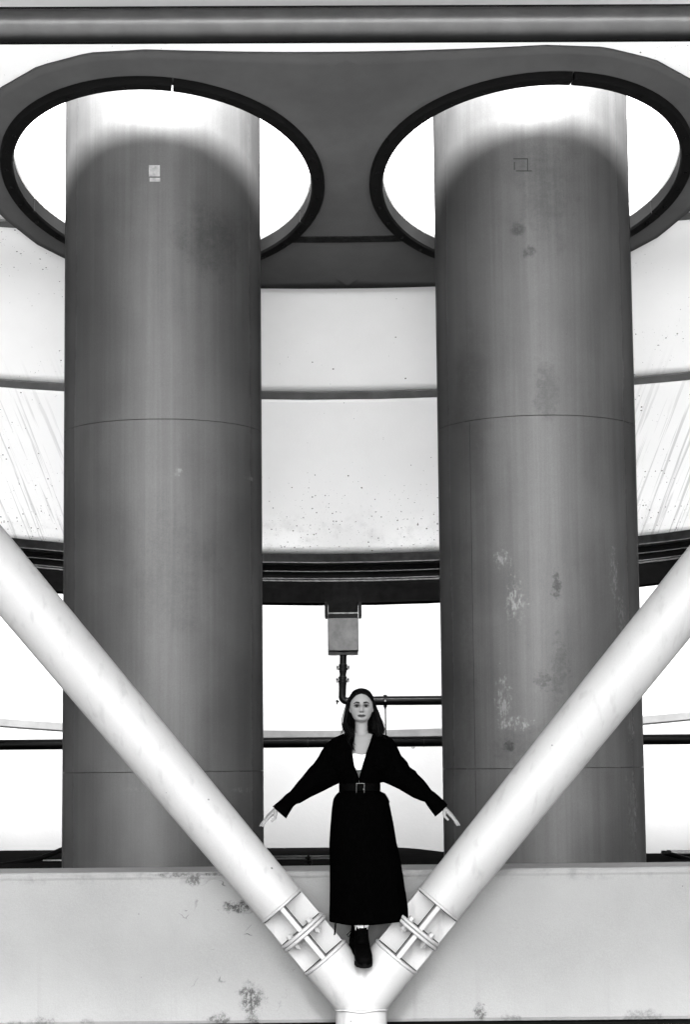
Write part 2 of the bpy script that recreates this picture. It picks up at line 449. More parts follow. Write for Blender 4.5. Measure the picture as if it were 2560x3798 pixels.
marksR = [('dark', tuple(on_col(1, 1925, 850)), .07, .45, .6, 12, (1, 1, 1)), ('dark', tuple(on_col(1, 1965, 930)), .06, .4, .7, 14, (1, 1, 1)),
          ('dark', tuple(on_col(1, 2030, 700)), .28, .2, .5, 5, (1, 1, .6)), ('dark', tuple(on_col(1, 2030, 1450)), .10, .25, .7, 9, (1, 1, .35)),
          ('light', tuple(on_col(1, 1865, 2075)), .06, .6, 1.0, 34, (1, 1, .9)), ('light', tuple(on_col(1, 1915, 2230)), .09, .5, 1.1, 34, (1.3, 1, .6)),
          ('light', tuple(on_col(1, 1868, 2600)), .09, .5, 1.0, 30, (1.6, 1, .5)), ('light', tuple(on_col(1, 1920, 2685)), .13, .6, .8, 28, (.9, 1, 2.5)),
          ('light', tuple(on_col(1, 2280, 2130)), .09, .55, .9, 30, (2.2, 2, .4)), ('light', tuple(on_col(1, 2310, 2280)), .09, .5, 1.0, 30, (1.8, 1.5, .5)),
          ('light', tuple(on_col(1, 2345, 2700)), .09, .4, .9, 28, (1.4, 1, .8)), ('light', tuple(on_col(1, 2350, 3000)), .12, .35, 1.0, 24, (1.6, 1, .4)),
          ('dark', tuple(on_col(1, 2065, 2170)), .06, .5, .9, 26, (1.3, 1, .5)), ('dark', tuple(on_col(1, 2080, 2480)), .12, .25, .9, 16, (1.6, 1, .5)), ('dark', tuple(on_col(1, 2015, 2520)), .06, .3, 1.0, 30, (1, 1, .8)),
          ('dark', tuple(on_col(1, 1890, 2770)), .05, .55, .7, 22, (1, 1, 1)), ('dark', tuple(on_col(1, 1940, 2760)), .25, .18, .6, 9, (1, 1, 1.4)),
          ('dark', tuple(on_col(1, 1740, 1500)), .22, .22, .5, 6, (1, 1, .3)), ('dark', tuple(on_col(1, 1690, 2500)), .3, .2, .4, 5, (1, 1, .25))]
for ci in (0, 1):
    M = steel_column('column_paint', (.057, .059)[ci], (marksL, marksR)[ci])
    e = empty('support_column', (CX[ci], CY, 0), ('smooth tall grey steel column with a pale label patch, left of the woman',
              'blotched tall grey steel column with chalky scrapes, right of the woman')[ci], 'column', 'twin columns through the canopy')
    cuts = [-.06, zs2, zs1, 9.5]
    for a, b in zip(cuts, cuts[1:]):
        bm = bmesh.new(); g_ = .0010
        lathe(bm, [(RC-.05, a+g_), (RC-.002, a+g_), (RC, a+g_+.002), (RC, (a+b)/2), (RC, b-g_-.002), (RC-.002, b-g_), (RC-.05, b-g_)], (CX[ci], CY), 128)
        adopt(obj('shaft_section', bm, M, smooth=35), e)
    bm = bmesh.new(); lathe(bm, [(RC-.012, -.05), (RC-.012, 9.4)], (CX[ci], CY), 64)
    adopt(obj('core', bm, M_gap), e)
    # longitudinal welds
    for px in ((), (1757,))[ci]:
        p = on_col(ci, px, 2400); bm = bmesh.new()
        ang = math.atan2(p.y-CY, p.x-CX[ci])
        for a, b in list(zip(cuts, cuts[1:]))[:2]:
            tube(bm, [(CX[ci]+(RC-.0025)*math.cos(ang), CY+(RC-.0025)*math.sin(ang), a+.01), (CX[ci]+(RC-.0025)*math.cos(ang), CY+(RC-.0025)*math.sin(ang), b-.01)], .0032, 6)
        adopt(obj('weld_seam', bm, M_beamg, smooth=60), e)
    def decal(name, x0, y0, x1, y1, mat):
        bm = bmesh.new(); rows = [[on_col(ci, x0+(x1-x0)*i/4, y0+(y1-y0)*j/2, .002) for i in range(5)] for j in range(3)]
        grid(bm, rows); adopt(solid(obj(name, bm, mat), .0015, 0), e)
    if ci == 0:
        decal('label_patch', 551, 612, 592, 654, M_resid); decal('label_patch', 554, 659, 593, 673, M_resid)
    else:
        for r in ((1905, 587, 1960, 590), (1957, 588, 1960, 634), (1908, 600, 1911, 630), (1915, 632, 1975, 635)):
            decal('marker_line', *r, M_mark)

# ------------------------------------------------------------------ horizontal tube near the top
TY = 13.72
a, b = P(0, 95, TY), P(2560, 84, TY); d = (b-a)/(b.x-a.x)
bm = bmesh.new(); r_ = .1215
c0, c1 = a+d*(-8-a.x), a+d*(8-a.x)
tube(bm, [c0, c0*.5+c1*.5, c1], r_, 48)
ht = tag(obj('horizontal_tube', bm, M_tube, smooth=50), 'long grey horizontal steel tube crossing the top below the canopy', 'tube')

# ------------------------------------------------------------------ plinth wall
PY = 13.84
pl = empty('plinth_wall', (0, PY, -.06), 'long low pale concrete wall with dark stains in front of the columns', 'wall')
ztop = P(1280, 3229, PY).z
bm = bmesh.new()
xs = np.linspace(-18, 18, 120)
rows = []
ys = [(PY+.01, -.02), (PY, .0), (PY, ztop*.5), (PY, ztop-.045), (PY-.006, ztop-.03), (PY-.006, ztop-.012), (PY+.004, ztop), (PY+.70, ztop), (PY+.70, .3)]
for y, z in ys:
    rows.append([(x, y+(.003*math.sin(x*3.1+z*7) if z < ztop else 0), z+(random.uniform(-.003, .003) if ztop-.02 < z and y < PY+.1 else 0)) for x in xs])
grid(bm, rows); adopt(obj('wall_block', bm, M_conc), pl)
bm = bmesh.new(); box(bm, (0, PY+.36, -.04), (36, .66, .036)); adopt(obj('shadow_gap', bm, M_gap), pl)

# ------------------------------------------------------------------ dark roof deck behind the plinth wall
zr = P(600, 3150, 20.5).z
bm = bmesh.new()
edge = [(-18, 20.6), (-3, 20.55), (-1.2, 20.52), (.25, 20.5), (.42, 20.42), (.6, 20.1), (.75, 19.6), (.9, 19.0), (1.1, 18.7), (1.6, 18.55), (3, 18.5), (18, 18.5)]
top = [bm.verts.new((x, y, zr)) for x, y in edge]; fr = [bm.verts.new((x, PY+.74, zr)) for x, y in edge]; bt = [bm.verts.new((x, y, -.06)) for x, y in edge]
for k in range(len(edge)-1):
    bm.faces.new((fr[k], fr[k+1], top[k+1], top[k])); bm.faces.new((top[k], top[k+1], bt[k+1], bt[k]))
o = tag(obj('roof_deck', bm, M_roof), 'dark felted roof deck seen just over the low concrete wall', 'roof')
o['kind'] = 'structure'

# things lying on the deck
def pipe_thing(name, pts, r, mat, label, cat, n=14):
    bm = bmesh.new(); tube(bm, pts, r, n); return tag(obj(name, bm, mat, smooth=60), label, cat)
def hose(pts, r):
    out = []
    for k in range(len(pts)-1):
        for t in np.linspace(0, 1, 6)[:-1]: out.append(Vector(pts[k]).lerp(Vector(pts[k+1]), t))
    return out+[Vector(pts[-1])]
hz = [P(-220, 3240, 17.6), P(0, 3210, 17.8), P(150, 3183, 18), P(190, 3168, 18), P(232, 3150, 18), P(330, 3142, 18)]
pipe_thing('black_duct', hose(hz, .02), .021, M_gap, 'bent black duct rising beside the left column foot', 'duct')
bm = bmesh.new(); a, b = P(158, 3192, 18.2), P(420, 3191, 18.2); box(bm, (a+b)/2, ((b-a).x, .03, .013)); box(bm, (a+b)/2+Vector((0, -.016, -.002)), ((b-a).x, .006, .004))
tag(obj('bright_strip', bm, M_zinc2), 'short bright metal strip on the dark deck left of the columns', 'strip')
# thin rail with its post, seen between woman and left column
rail = empty('deck_rail', tuple(P(1143, 3217, 17)), 'thin dark rail with clamp post behind the woman above the concrete wall', 'rail')
for dy in (3178, 3186):
    a, b = P(600, dy+3, 17), P(1420, dy-4, 17); bm = bmesh.new(); tube(bm, [a, b], .0065, 8); adopt(obj('rail_bar', bm, M_zinc, smooth=60), rail)
p0, p1 = P(1143, 3232, 17), P(1145, 3171, 17)
bm = bmesh.new(); box(bm, (p0+p1)/2, (.018, .03, p1.z-p0.z)); adopt(obj('post', bm, M_gap), rail)
for yy, ww in ((3182, .045), (3196, .06), (3208, .05)):
    bm = bmesh.new(); box(bm, P(1142, yy, 16.97), (ww, .05, .012), bev=.003); adopt(obj('clamp', bm, M_gap), rail)
bm = bmesh.new(); a = P(1157, 3206, 17); box(bm, a, (.012, .02, .07)); adopt(obj('clamp', bm, M_beamg), rail)
# folded frame at the right edge
fr_ = empty('folded_frame', tuple(P(2520, 3190, 17.5)), 'black folded tube frame on the deck at the right edge', 'frame')
bm = bmesh.new(); tube(bm, [P(2472, 3161, 17.5), P(2900, 3157, 17.5)], .016, 12); adopt(obj('silver_tube', bm, M_zinc2, smooth=60), fr_)
bm = bmesh.new(); tube(bm, [P(2462, 3163, 17.45), P(2500, 3172, 17.4), P(2700, 3232, 17.2)], .02, 12); adopt(obj('black_tube', bm, M_pipe2, smooth=60), fr_)
bm = bmesh.new(); tube(bm, [P(2475, 3170, 17.55), P(2900, 3167, 17.55)], .014, 12); adopt(obj('black_tube', bm, M_pipe2, smooth=60), fr_)
for q in ((2464, 3162), (2482, 3160), (2540, 3188)):
    bm = bmesh.new(); box(bm, P(*q, 17.42), (.04, .05, .03), bev=.006); adopt(obj('joint', bm, M_pipe2), fr_)

# ------------------------------------------------------------------ hopper and pipes under the beam
HY = 19.2
hop = empty('hopper_box', tuple(P(1272, 2240, HY)), 'grey sheet metal rainwater box hanging under the black beam', 'box')
def rect(name, x0, y0, x1, y1, Yf, dep, mat, parent, bev=.004):
    a, b = P(x0, y0, Yf), P(x1, y1, Yf); bm = bmesh.new()
    box(bm, Vector(((a.x+b.x)/2, Yf+dep/2, (a.z+b.z)/2)), (abs(b.x-a.x), dep, abs(a.z-b.z)), bev=bev); return adopt(obj(name, bm, mat), parent)
rect('bracket', 1204, 2232, 1216, 2288, HY, .3, M_beamd, hop)
rect('bracket', 1330, 2232, 1342, 2287, HY, .3, M_beamd, hop)
rect('back_plate', 1217, 2232, 1329, 2276, HY+.06, .2, M_beam, hop)
rect('lip', 1217, 2272, 1329, 2276, HY+.03, .03, M_lip, hop, .001)
rect('bracket', 1217, 2277, 1329, 2292, HY+.02, .2, M_beamd, hop)
rect('box_body', 1216.5, 2293, 1330, 2414, HY, .28, M_zinc, hop, .008)
rect('side_fold', 1215.5, 2292, 1218, 2427, HY-.004, .29, M_gap, hop, 0)
rect('side_fold', 1328.5, 2292, 1331, 2426, HY-.004, .29, M_gap, hop, 0)
rect('bottom_lip', 1219, 2413.5, 1328, 2416, HY-.003, .02, M_gap, hop, 0)
rect('outlet_pan', 1219, 2417, 1328, 2427, HY+.03, .2, M_zinc, hop, .003)
c = P(1274, 2421, HY+.02); bm = bmesh.new()
bmesh.ops.create_cone(bm, cap_ends=True, segments=32, radius1=.06, radius2=.112, depth=.025, matrix=Matrix.Translation(c+Vector((0, .1, 0))))
adopt(obj('outlet_flange', bm, M_gap, smooth=40), hop)

dp = empty('drain_pipe', tuple(P(1275, 2600, 19.3)), 'dark drain pipe with two couplings dropping from the grey box and turning right', 'pipe')
DY = 19.3
def vpipe(name, pts, rads, mat=M_pipe, n=24): 
    bm = bmesh.new(); tube(bm, pts, rads, n); return adopt(obj(name, bm, mat, smooth=45), dp)
k_ = DY/F
vpipe('pipe_length', [P(1273.5, 2420, DY), P(1273, 2470, DY)], 13.3*k_)
vpipe('pipe_length', [P(1272.5, 2484, DY), P(1272.5, 2491, DY), P(1272, 2500, DY), P(1272, 2507, DY), P(1271.5, 2512, DY), P(1271.5, 2518, DY)], [14*k_, 14.6*k_, 12.5*k_, 12.5*k_, 13.5*k_, 14*k_])
vpipe('pipe_length', [P(1271, 2528, DY), P(1271, 2538, DY), P(1270.8, 2545, DY), P(1270, 2582, DY)], [15*k_, 15*k_, 14*k_, 13.8*k_])
el = [P(1270, 2580, DY)]
c = P(1288, 2582, DY)
for t in np.linspace(0, PI/2, 9):
    el.append(c+Vector((-18.5*k_*math.cos(t), 0, -18.5*k_*math.sin(t))))
el.append(P(1300, 2600, DY))
vpipe('elbow', el, 13.8*k_)
vpipe('pipe_length', [P(1299, 2600.5, DY), P(1380, 2600, DY)], 13.6*k_)
vpipe('pipe_length', [P(1378, 2600, DY), P(1384, 2599.5, DY), P(1390, 2599.5, DY), P(1900, 2596, DY), P(2100, 2595, DY)], [15.5*k_, 17.2*k_, 17*k_, 17*k_, 17*k_])
for yy in (2476, 2522):
    x = 1272.6 if yy < 2500 else 1271.2
    bm = bmesh.new()
    tube(bm, [P(x, yy-13, DY), P(x, yy-12, DY), P(x, yy-3, DY), P(x, yy-2, DY), P(x, yy+1, DY), P(x, yy+3, DY), P(x, yy+9, DY), P(x, yy+11, DY)],
         [13.5*k_, 16*k_, 16*k_, 14.4*k_, 14.4*k_, 17.5*k_, 17.5*k_, 14*k_], 28)
    cp = adopt(obj('coupling', bm, M_pipe, smooth=35), dp)
    for s in (-1, 1):
        bm = bmesh.new(); box(bm, P(x+s*20.5, yy, DY), (11*k_, .03, 22*k_), bev=.008); lg = obj('lug', bm, M_zinc2, smooth=40); lg.parent = cp
        bm = bmesh.new(); bmesh.ops.create_cone(bm, cap_ends=True, segments=6, radius1=.008, radius2=.008, depth=.05, matrix=Matrix.Translation(P(x+s*20, yy-2, DY)) @ Matrix.Rotation(PI/2, 4, 'X'))
        lg = obj('bolt', bm, M_gap); lg.parent = cp
# small drain cock at the elbow
bm = bmesh.new(); tube(bm, [P(1258, 2602, DY), P(1246, 2602, DY)], 3*k_, 8); tube(bm, [P(1251, 2596, DY), P(1251, 2613, DY)], 2.4*k_, 8); box(bm, P(1251, 2599, DY), (10*k_, .012, 2.4*k_)); box(bm, P(1251, 2604.5, DY), (10*k_, .012, 2*k_))
adopt(obj('drain_cock', bm, M_pipe2), dp)

hg = empty('pipe_hanger', tuple(P(1431, 2730, DY)), 'slim pipe clamp with a thin rod between the two dark pipes right of the woman', 'hanger')
bm = bmesh.new(); tube(bm, [P(1423, 2599, DY), P(1436, 2599, DY)], 19.5*k_, 24); cl = adopt(obj('clamp', bm, M_pipe2, smooth=40), hg)
bm = bmesh.new(); box(bm, P(1429.5, 2580, DY), (13*k_, .05, 5*k_), bev=.003); adopt(obj('clamp_ear', bm, M_pipe2), hg)
bm = bmesh.new(); box(bm, P(1429.5, 2621, DY), (13*k_, .05, 6*k_), bev=.003); adopt(obj('clamp_ear', bm, M_pipe2), hg)
bm = bmesh.new(); box(bm, P(1429.5, 2599, DY-.048), (5*k_, .01, 9*k_), bev=.003); adopt(obj('clamp_screw', bm, M_zinc2), hg)
bm = bmesh.new(); tube(bm, [P(1429.5, 2622, DY), P(1429.7, 2628, DY), P(1430, 2630, DY), P(1432, 2742, DY)], [4.2*k_, 4*k_, 2.4*k_, 2.4*k_], 10); adopt(obj('rod', bm, M_pipe2, smooth=50), hg)

LY = 19.6
lp = empty('long_pipe', tuple(P(1300, 2754, LY)), 'long straight black pipe running behind the columns at shoulder height', 'pipe')
a, b = P(0, 2763, LY), P(2560, 2742, LY); d = (b-a)/(b.x-a.x)
a, b = a+d*(-8-a.x), a+d*(8-a.x)
bm = bmesh.new(); tube(bm, [a, b], 19.3*LY/F, 28); adopt(obj('pipe_length', bm, M_pipe2, smooth=45), lp)
for px in (1142, 1573, 1533):
    q = P(px, 2754, LY); q = a+d*(q.x-a.x); bm = bmesh.new()
    if px == 1533:
        for t in np.linspace(0, 2*PI, 10)[:-1]: pass
        cpt = q+Vector((0, 0, -20.5*LY/F)); tube(bm, [cpt+Vector((.012*math.cos(t), 0, .01*math.sin(t))) for t in np.linspace(0, 2*PI, 13)], .0035, 6, cap=False)
    else: tube(bm, [q-d*.004, q+d*.004], 19.9*LY/F, 28)
    adopt(obj('pipe_joint', bm, M_beamg, smooth=45), lp)

# ------------------------------------------------------------------ Y shaped white support
VY = 13.6
ys_ = empty('y_support', (P(1340, 3712, VY).x, VY, -.06), 'white steel Y-shaped support with bolted struts that the woman stands on', 'support')
N = P(1340, 3712, VY); ROLLV = Matrix.Rotation(-ROLL, 3, 'Y')
pz = P(1343, 3742, VY).z
def remesh(bm, vox, smooth_it=4):
    me = mesh(bm); o = bpy.data.objects.new('tmp', me); COL.objects.link(o)
    m = o.modifiers.new('r', 'REMESH'); m.mode = 'VOXEL'; m.voxel_size = vox
    if smooth_it:
        s = o.modifiers.new('s', 'SMOOTH'); s.iterations = smooth_it; s.factor = .5
    dg = bpy.context.evaluated_depsgraph_get(); me2 = bpy.data.meshes.new_from_object(o.evaluated_get(dg))
    bpy.data.objects.remove(o); return me2
bm = bmesh.new()
tube(bm, [(N.x, VY, pz), (N.x, VY, -.06)], .158, 48)
adopt(obj('post', bm, M_strut, smooth=40), ys_)
AL = math.radians(50.0)
dirs = [Vector((s*math.cos(AL), 0, math.sin(AL))) for s in (-1, 1)]
bm = bmesh.new()
for d in dirs: tube(bm, [N-d*.02, N+d*.337], .160, 48)
tube(bm, [N+Vector((0, 0, .02)), (N.x, VY, pz+.001)], .1615, 48)
bmesh.ops.create_uvsphere(bm, u_segments=32, v_segments=20, radius=.1585, matrix=Matrix.Translation(N))
me = remesh(bm, .008, 5)
node = adopt(link('node', me, M_strut, smooth=180), ys_)
bm = bmesh.new()  # weld bead round the post head
rr = [(N.x+.162*math.cos(t), VY+.162*math.sin(t), pz+.004*math.sin(5*t)) for t in np.linspace(0, 2*PI, 49)]
tube(bm, rr, .006, 8, cap=False); adopt(obj('weld_seam', bm, M_strut, smooth=60), ys_)
flange_bolt = hexbolt(.0215, .026); flange_bolt.materials.append(M_strut)
def sub(o, par):
    o.parent = par; return o
for si, d in enumerate(dirs):
    p = Vector((-d.z, 0, d.x)) if si == 0 else Vector((d.z, 0, -d.x))   # in plane, outward-down side handled symmetric
    p = Vector((d.z, 0, -d.x)); q = Vector((0, 1, 0))
    rot = Matrix((p, q, d)).transposed()
    bm = bmesh.new()
    L = 7.0; s0 = .772
    pts = [N+d*(s0+L*t) for t in np.linspace(0, 1, 25)]
    tube(bm, pts, [.1555+.052*math.sin(min(1, t*1.0)*PI/2*1.0)**1.0 for t in np.linspace(0, 1, 25)], 64)
    st = adopt(obj('strut', bm, M_strut, smooth=40), ys_)
    def disc(name, s, r, h, par, bev=.004):
        bm = bmesh.new(); c = N+d*s
        tube(bm, [c-d*(h/2), c-d*(h/2-bev), c+d*(h/2-bev), c+d*(h/2)], [r-bev, r, r, r-bev], 48)
        return sub(obj(name, bm, M_strut, smooth=35), par)
    disc('end_plate', .762, .1585, .018, st)
    disc('end_plate', .345, .1625, .018, node)
    fl_u = disc('flange', .5625, .165, .021, st, .005)
    fl_l = disc('flange', .5385, .165, .021, node, .005)
    for (a, b, par) in ((.5735, .752, st), (.355, .5275, node)):
        h = b-a; c = N+d*((a+b)/2)
        bm = bmesh.new(); box(bm, c, (.302, .02, h), rot); sub(obj('stub_plate', bm, M_strut), par)
        bm = bmesh.new(); box(bm, c, (.027, .30, h), rot); sub(obj('stub_rib', bm, M_strut), par)
        for s in (-1, 1):      # fillet welds, coloured dark to deepen the shade of the pocket corners
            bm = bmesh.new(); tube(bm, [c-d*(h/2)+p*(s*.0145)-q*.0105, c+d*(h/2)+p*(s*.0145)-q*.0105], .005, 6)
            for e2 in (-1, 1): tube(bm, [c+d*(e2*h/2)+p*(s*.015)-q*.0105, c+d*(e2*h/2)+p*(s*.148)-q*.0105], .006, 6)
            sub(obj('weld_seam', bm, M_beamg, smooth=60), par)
    for u in (-.078, .078):
        for v in (-.078, .078):
            for s, par in ((.587, st), (.514, node)):
                b = bpy.data.objects.new('bolt', flange_bolt); COL.objects.link(b)
                c = N+d*s+p*u+q*v
                b.matrix_world = Matrix.Translation(c) @ rot.to_4x4() @ Matrix.Rotation(random.random(), 4, 'Z')
                mw = b.matrix_world.copy(); sub(b, par); b.matrix_basis = mw
            bm = bmesh.new(); c = N+d*.5; tube(bm, [N+d*.488+p*u+q*v, N+d*.60+p*u+q*v], .0105, 10); sub(obj('bolt_shank', bm, M_strut, smooth=50), node)

# ------------------------------------------------------------------ the woman
FY = VY-.03
foot = P(1338, 3560, FY)
person = empty('person', tuple(foot), 'woman in black belted coat, arms spread, standing in the fork of the white support', 'person')
def W(px, py, dy=0.): 
    v = P(px, py, FY); v.y = FY+dy; return v
K = FY/F
def cloth(name, v, rough=.95):
    b = NB(name, rough, 0.0); nz = b.noise(60, 3); return b.done(b.ramp(nz, .3, .7, v*.7, v*1.3), nz, .001)
M_coat = cloth('black_cloth', .0003); M_hair = NB('dark_hair', .45, .02).done(.0004); M_boot = NB('black_leather', .6, .008).done(.0003)
M_white = cloth('white_knit', .45); M_buckle = NB('steel_buckle', .3, .2).done(.1); M_lace = cloth('black_lace', .0006)

# --- body: one continuous skin surface
H0 = W(1341, 2620, -.005)        # head centre
HX, HYD, HZ = .0715, .088, .1005
def gs(x, c, s): return math.exp(-((x-c)/s)**2)
_wz = [-.1005, -.098, -.093, -.085, -.075, -.06, -.04, -.02, .0, .02, .045, .065, .08, .092, .098, .1005]
_ww = [.0, .020, .031, .0415, .0495, .058, .065, .0695, .071, .071, .0655, .056, .0445, .029, .015, .0]
def headw(z): return float(np.interp(z, _wz, _ww))
bm = bmesh.new()
nu, nv = 120, 90
rows = []
for j in range(nv+1):
    th = PI*j/nv; row = []
    for i in range(nu):
        ph = 2*PI*i/nu
        x, y, z = math.sin(th)*math.sin(ph), -math.sin(th)*math.cos(ph), math.cos(th)
        Z_ = z*HZ; X_ = math.sin(ph)*headw(Z_); Y_ = y*HYD
        lowf = max(0, -z)
        if y < 0 and z < -.3: Y_ = -math.cos(ph)*HYD*max(math.sin(th), .80*min(1, headw(Z_)/.045))
        if y < 0: Y_ *= 1-.10*(abs(x))**2
        if y > 0 and z < 0: Y_ *= 1-.35*lowf
        if y < 0:
            fr_w = min(1, -y*1.6)
            d = 0
            d -= .016*fr_w*max(0, gs(Z_, .001, .014))*(gs(abs(X_), .0285, .018))          # sockets
            d += .0035*fr_w*gs(Z_, .024, .012)*gs(abs(X_), .022, .03)                       # brow
            nz_t = min(1, max(0, (.014-Z_)/.044))                                            # nose ridge
            if -.05 < Z_ < .024: d += (.006+.021*nz_t)*sst(.024, .010, Z_)*gs(X_, 0, .0075+.004*nz_t)*sst(-.041, -.031, Z_)*fr_w
            d += .006*gs(Z_, -.030, .007)*gs(abs(X_), .0105, .0055)*fr_w                    # nostril wings
            d -= .004*gs(Z_, -.038, .004)*gs(abs(X_), .006, .004)*fr_w
            d += .0055*fr_w*gs(Z_, -.0545, .0045)*gs(X_, 0, .019) + .006*fr_w*gs(Z_, -.066, .005)*gs(X_, 0, .016)  # lips
            d -= .005*fr_w*gs(Z_, -.060, .0022)*gs(X_, 0, .02)
            d -= .004*fr_w*gs(Z_, -.077, .005)*gs(X_, 0, .018)
            d += .008*fr_w*gs(Z_, -.090, .012)*gs(X_, 0, .022)                             # chin
            d += .003*fr_w*gs(Z_, -.025, .02)*gs(abs(X_), .038, .016)                       # cheeks
            Y_ -= d
        row.append(H0+Vector((X_, Y_, Z_)))
    rows.append(row)
grid(bm, rows, True)
for s in (-1, 1):       # eyes, ears
    bmesh.ops.create_uvsphere(bm, u_segments=20, v_segments=14, radius=.0125, matrix=Matrix.Translation(H0+Vector((s*.0285, -.0595, .0))))
    bmesh.ops.create_uvsphere(bm, u_segments=16, v_segments=12, radius=1, matrix=Matrix.Translation(H0+Vector((s*.0695, .004, -.014))) @ Matrix.Rotation(s*.35, 4, 'Z') @ Matrix.Diagonal((.0065, .012, .024, 1)))
# neck, chest, belly
tube(bm, [W(1341, 2660, .03), W(1341, 2690, .034), W(1341, 2712, .036), W(1341, 2735, .036), W(1341, 2752, .034)], [(.040, .044), (.039, .045), (.0405, .047), (.052, .05), (.08, .055)], 32)
tube(bm, [W(1340, 2722, .035), W(1340, 2738, .032), W(1339, 2765, .03), W(1338, 2800, .025), W(1337, 2850, .03), W(1336, 2900, .035), W(1336, 2960, .035), W(1336, 3010, .04)],
     [(.07, .035), (.135, .06), (.165, .085), (.155, .10), (.125, .092), (.112, .085), (.135, .095), (.15, .10)], 40)
for s in (-1, 1):       # collar bones, bust
    tube(bm, [W(1341+s*7, 2748, -.02), W(1341+s*30, 2744, -.028), W(1341+s*62, 2738, .0)], [.007, .0085, .008], 12)
    bmesh.ops.create_uvsphere(bm, u_segments=24, v_segments=16, radius=1, matrix=Matrix.Translation(W(1337+s*42, 2825, -.045)) @ Matrix.Diagonal((.062, .05, .065, 1)))
SH = [W(1268, 2766, .035), W(1412, 2762, .035)]; EL = [W(1156, 2895, .03), W(1524, 2890, .03)]; WR = [W(1036, 2997, .02), W(1636, 2992, .02)]
for k in (0, 1): tube(bm, [SH[k], SH[k].lerp(EL[k], .5), EL[k], EL[k].lerp(WR[k], .35), WR[k]], [.045, .036, .032, .03, .024], 24)
# legs down to the ankles, in line on the saddle
ANK = [W(1341, 3448, .03), W(1329, 3446, .14)]
for k, hx in ((0, 1362), (1, 1312)):
    tube(bm, [W(hx, 2990, .04), W(hx-(k == 0)*8+(k == 1)*6, 3100, .04), W(1345-k*12, 3230, .03+.06*k), W(1342-k*12, 3320, .045+.1*k), ANK[k]], [.085, .078, .055, .052, .036], 24)
# hands
def hand(bm, wr, u, v, side):
    u = u.normalized(); v = (v-u*v.dot(u)).normalized(); n_ = u.cross(v).normalized()
    if n_.z > 0: n_ = -n_                       # palm normal looks down
    palm = []
    for t, w_, h_ in ((-.01, .026, .018), (.03, .034, .016), (.06, .041, .014), (.085, .041, .012)):
        palm.append((wr+u*t, (w_, h_)))
    # palm as an oval slab
    rings = []
    for c, (w_, h_) in palm:
        rings.append([bm.verts.new(c+v*(w_*math.cos(2*PI*q/20))+n_*(h_*math.sin(2*PI*q/20))) for q in range(20)])
    for a, b in zip(rings, rings[1:]):
        for q in range(20): bm.faces.new((a[q], a[(q+1) % 20], b[(q+1) % 20], b[q]))
    bm.faces.new(rings[0][::-1]); bm.faces.new(rings[-1])
    for off, ln, cur, sp in ((-.031, .072, .30, -.14), (-.0105, .080, .16, -.03), (.0105, .074, .34, .05), (.030, .058, .62, .16)):
        c = wr+u*.08+v*off; dirv = (u+v*sp).normalized(); pts = [c-u*.015, c]; a = cur*.4
        for f_, seg in enumerate((.45, .31, .24)):
            dv = (dirv*math.cos(a)+n_*math.sin(a)); c = c+dv*ln*seg; pts.append(c); a += cur*.55
        tube(bm, pts, [.0085, .0092, .0086, .0078, .0058], 12)
    c = wr+u*.022-v*.03; dv = (u*.62-v*.55+n_*.55).normalized()
    tube(bm, [c+v*.012, c+dv*.02, c+dv*.045, c+(dv*.8+u*.5).normalized()*.072], [.012, .0115, .0098, .0072], 12)
hand(bm, W(1031, 2998, .02), (W(984, 3037)-W(1031, 2997)), Vector((.25, 1, .45)), -1)
hand(bm, W(1641, 2993, .02), (W(1689, 3036)-W(1641, 2992)), Vector((-.25, 1, .45)), 1)
me = remesh(bm, .0026, 1)
# skin tint: own colour of brows, lips, irises; painted shade in sockets and nostrils
nv_ = len(me.vertices); co = np.empty(nv_*3); me.vertices.foreach_get('co', co); co = co.reshape(-1, 3)
L_ = co-np.array(H0)
colr = np.full(nv_, .112)
fx, fy, fz = L_[:, 0], L_[:, 1], L_[:, 2]
front = (fy < -.03).astype(float); ax = np.abs(fx)
def soft(v, e): return np.clip(.5-v/e, 0, 1)*front            # v<0 inside, e = edge width
def tint(m, c):
    global colr
    colr = colr*(1-m)+c*m
brow_c = .0195+.0035*np.clip((ax-.012)/.02, 0, 1)-.007*np.clip((ax-.034)/.014, 0, 1)
bh = .0052-.0024*np.clip((ax-.028)/.02, 0, 1)
tint(soft(np.abs(fz-brow_c)-bh, .003)*soft(.0115-ax, .003)*soft(ax-.049, .004), .004)
ex = ax-.0285; ey = fz
tint(soft((np.sqrt((ex/.021)**2+((ey-.002)/.0125)**2)-1)*.012, .009), .042)  # soft dark ellipse painting socket shade round the eyes
tint(soft((np.sqrt((ex/.0160)**2+(ey/.0072)**2)-1)*.007, .002), .06)
tint(soft((np.sqrt((ex/.0175)**2+((ey-.0048)/.0042)**2)-1)*.004, .002), .004)
tint(soft((np.sqrt((ex/.0155)**2+((ey+.0062)/.0018)**2)-1)*.002, .002), .025)
tint(soft(np.sqrt(ex**2+ey**2)-.0072, .002), .0015)
lipm = np.sqrt((fx/.0245)**2+((fz+.060)/np.where(fz > -.060, .0085-.002*np.exp(-(fx/.004)**2), .0105))**2)-1
tint(soft(lipm*.009, .0025), .022)
tint(soft(np.abs(fz+.060+.0015*np.cos(fx*160))-.0015, .002)*soft(np.abs(fx)-.0235, .003), .005)
tint(soft((np.sqrt(((ax-.0065)/.0056)**2+((fz+.0375)/.0034)**2)-1)*.003, .002), .006)  # nostril shade painted into the skin colour
at_ = me.color_attributes.new('skin_tint', 'FLOAT_COLOR', 'POINT')
at_.data.foreach_set('color', np.stack([colr, colr, colr, np.ones(nv_)], 1).ravel())
b = NB('skin', .5, .03); va = b.n('ShaderNodeVertexColor', layer_name='skin_tint'); b.l(va.outputs[0], b.b.inputs['Base Color'])
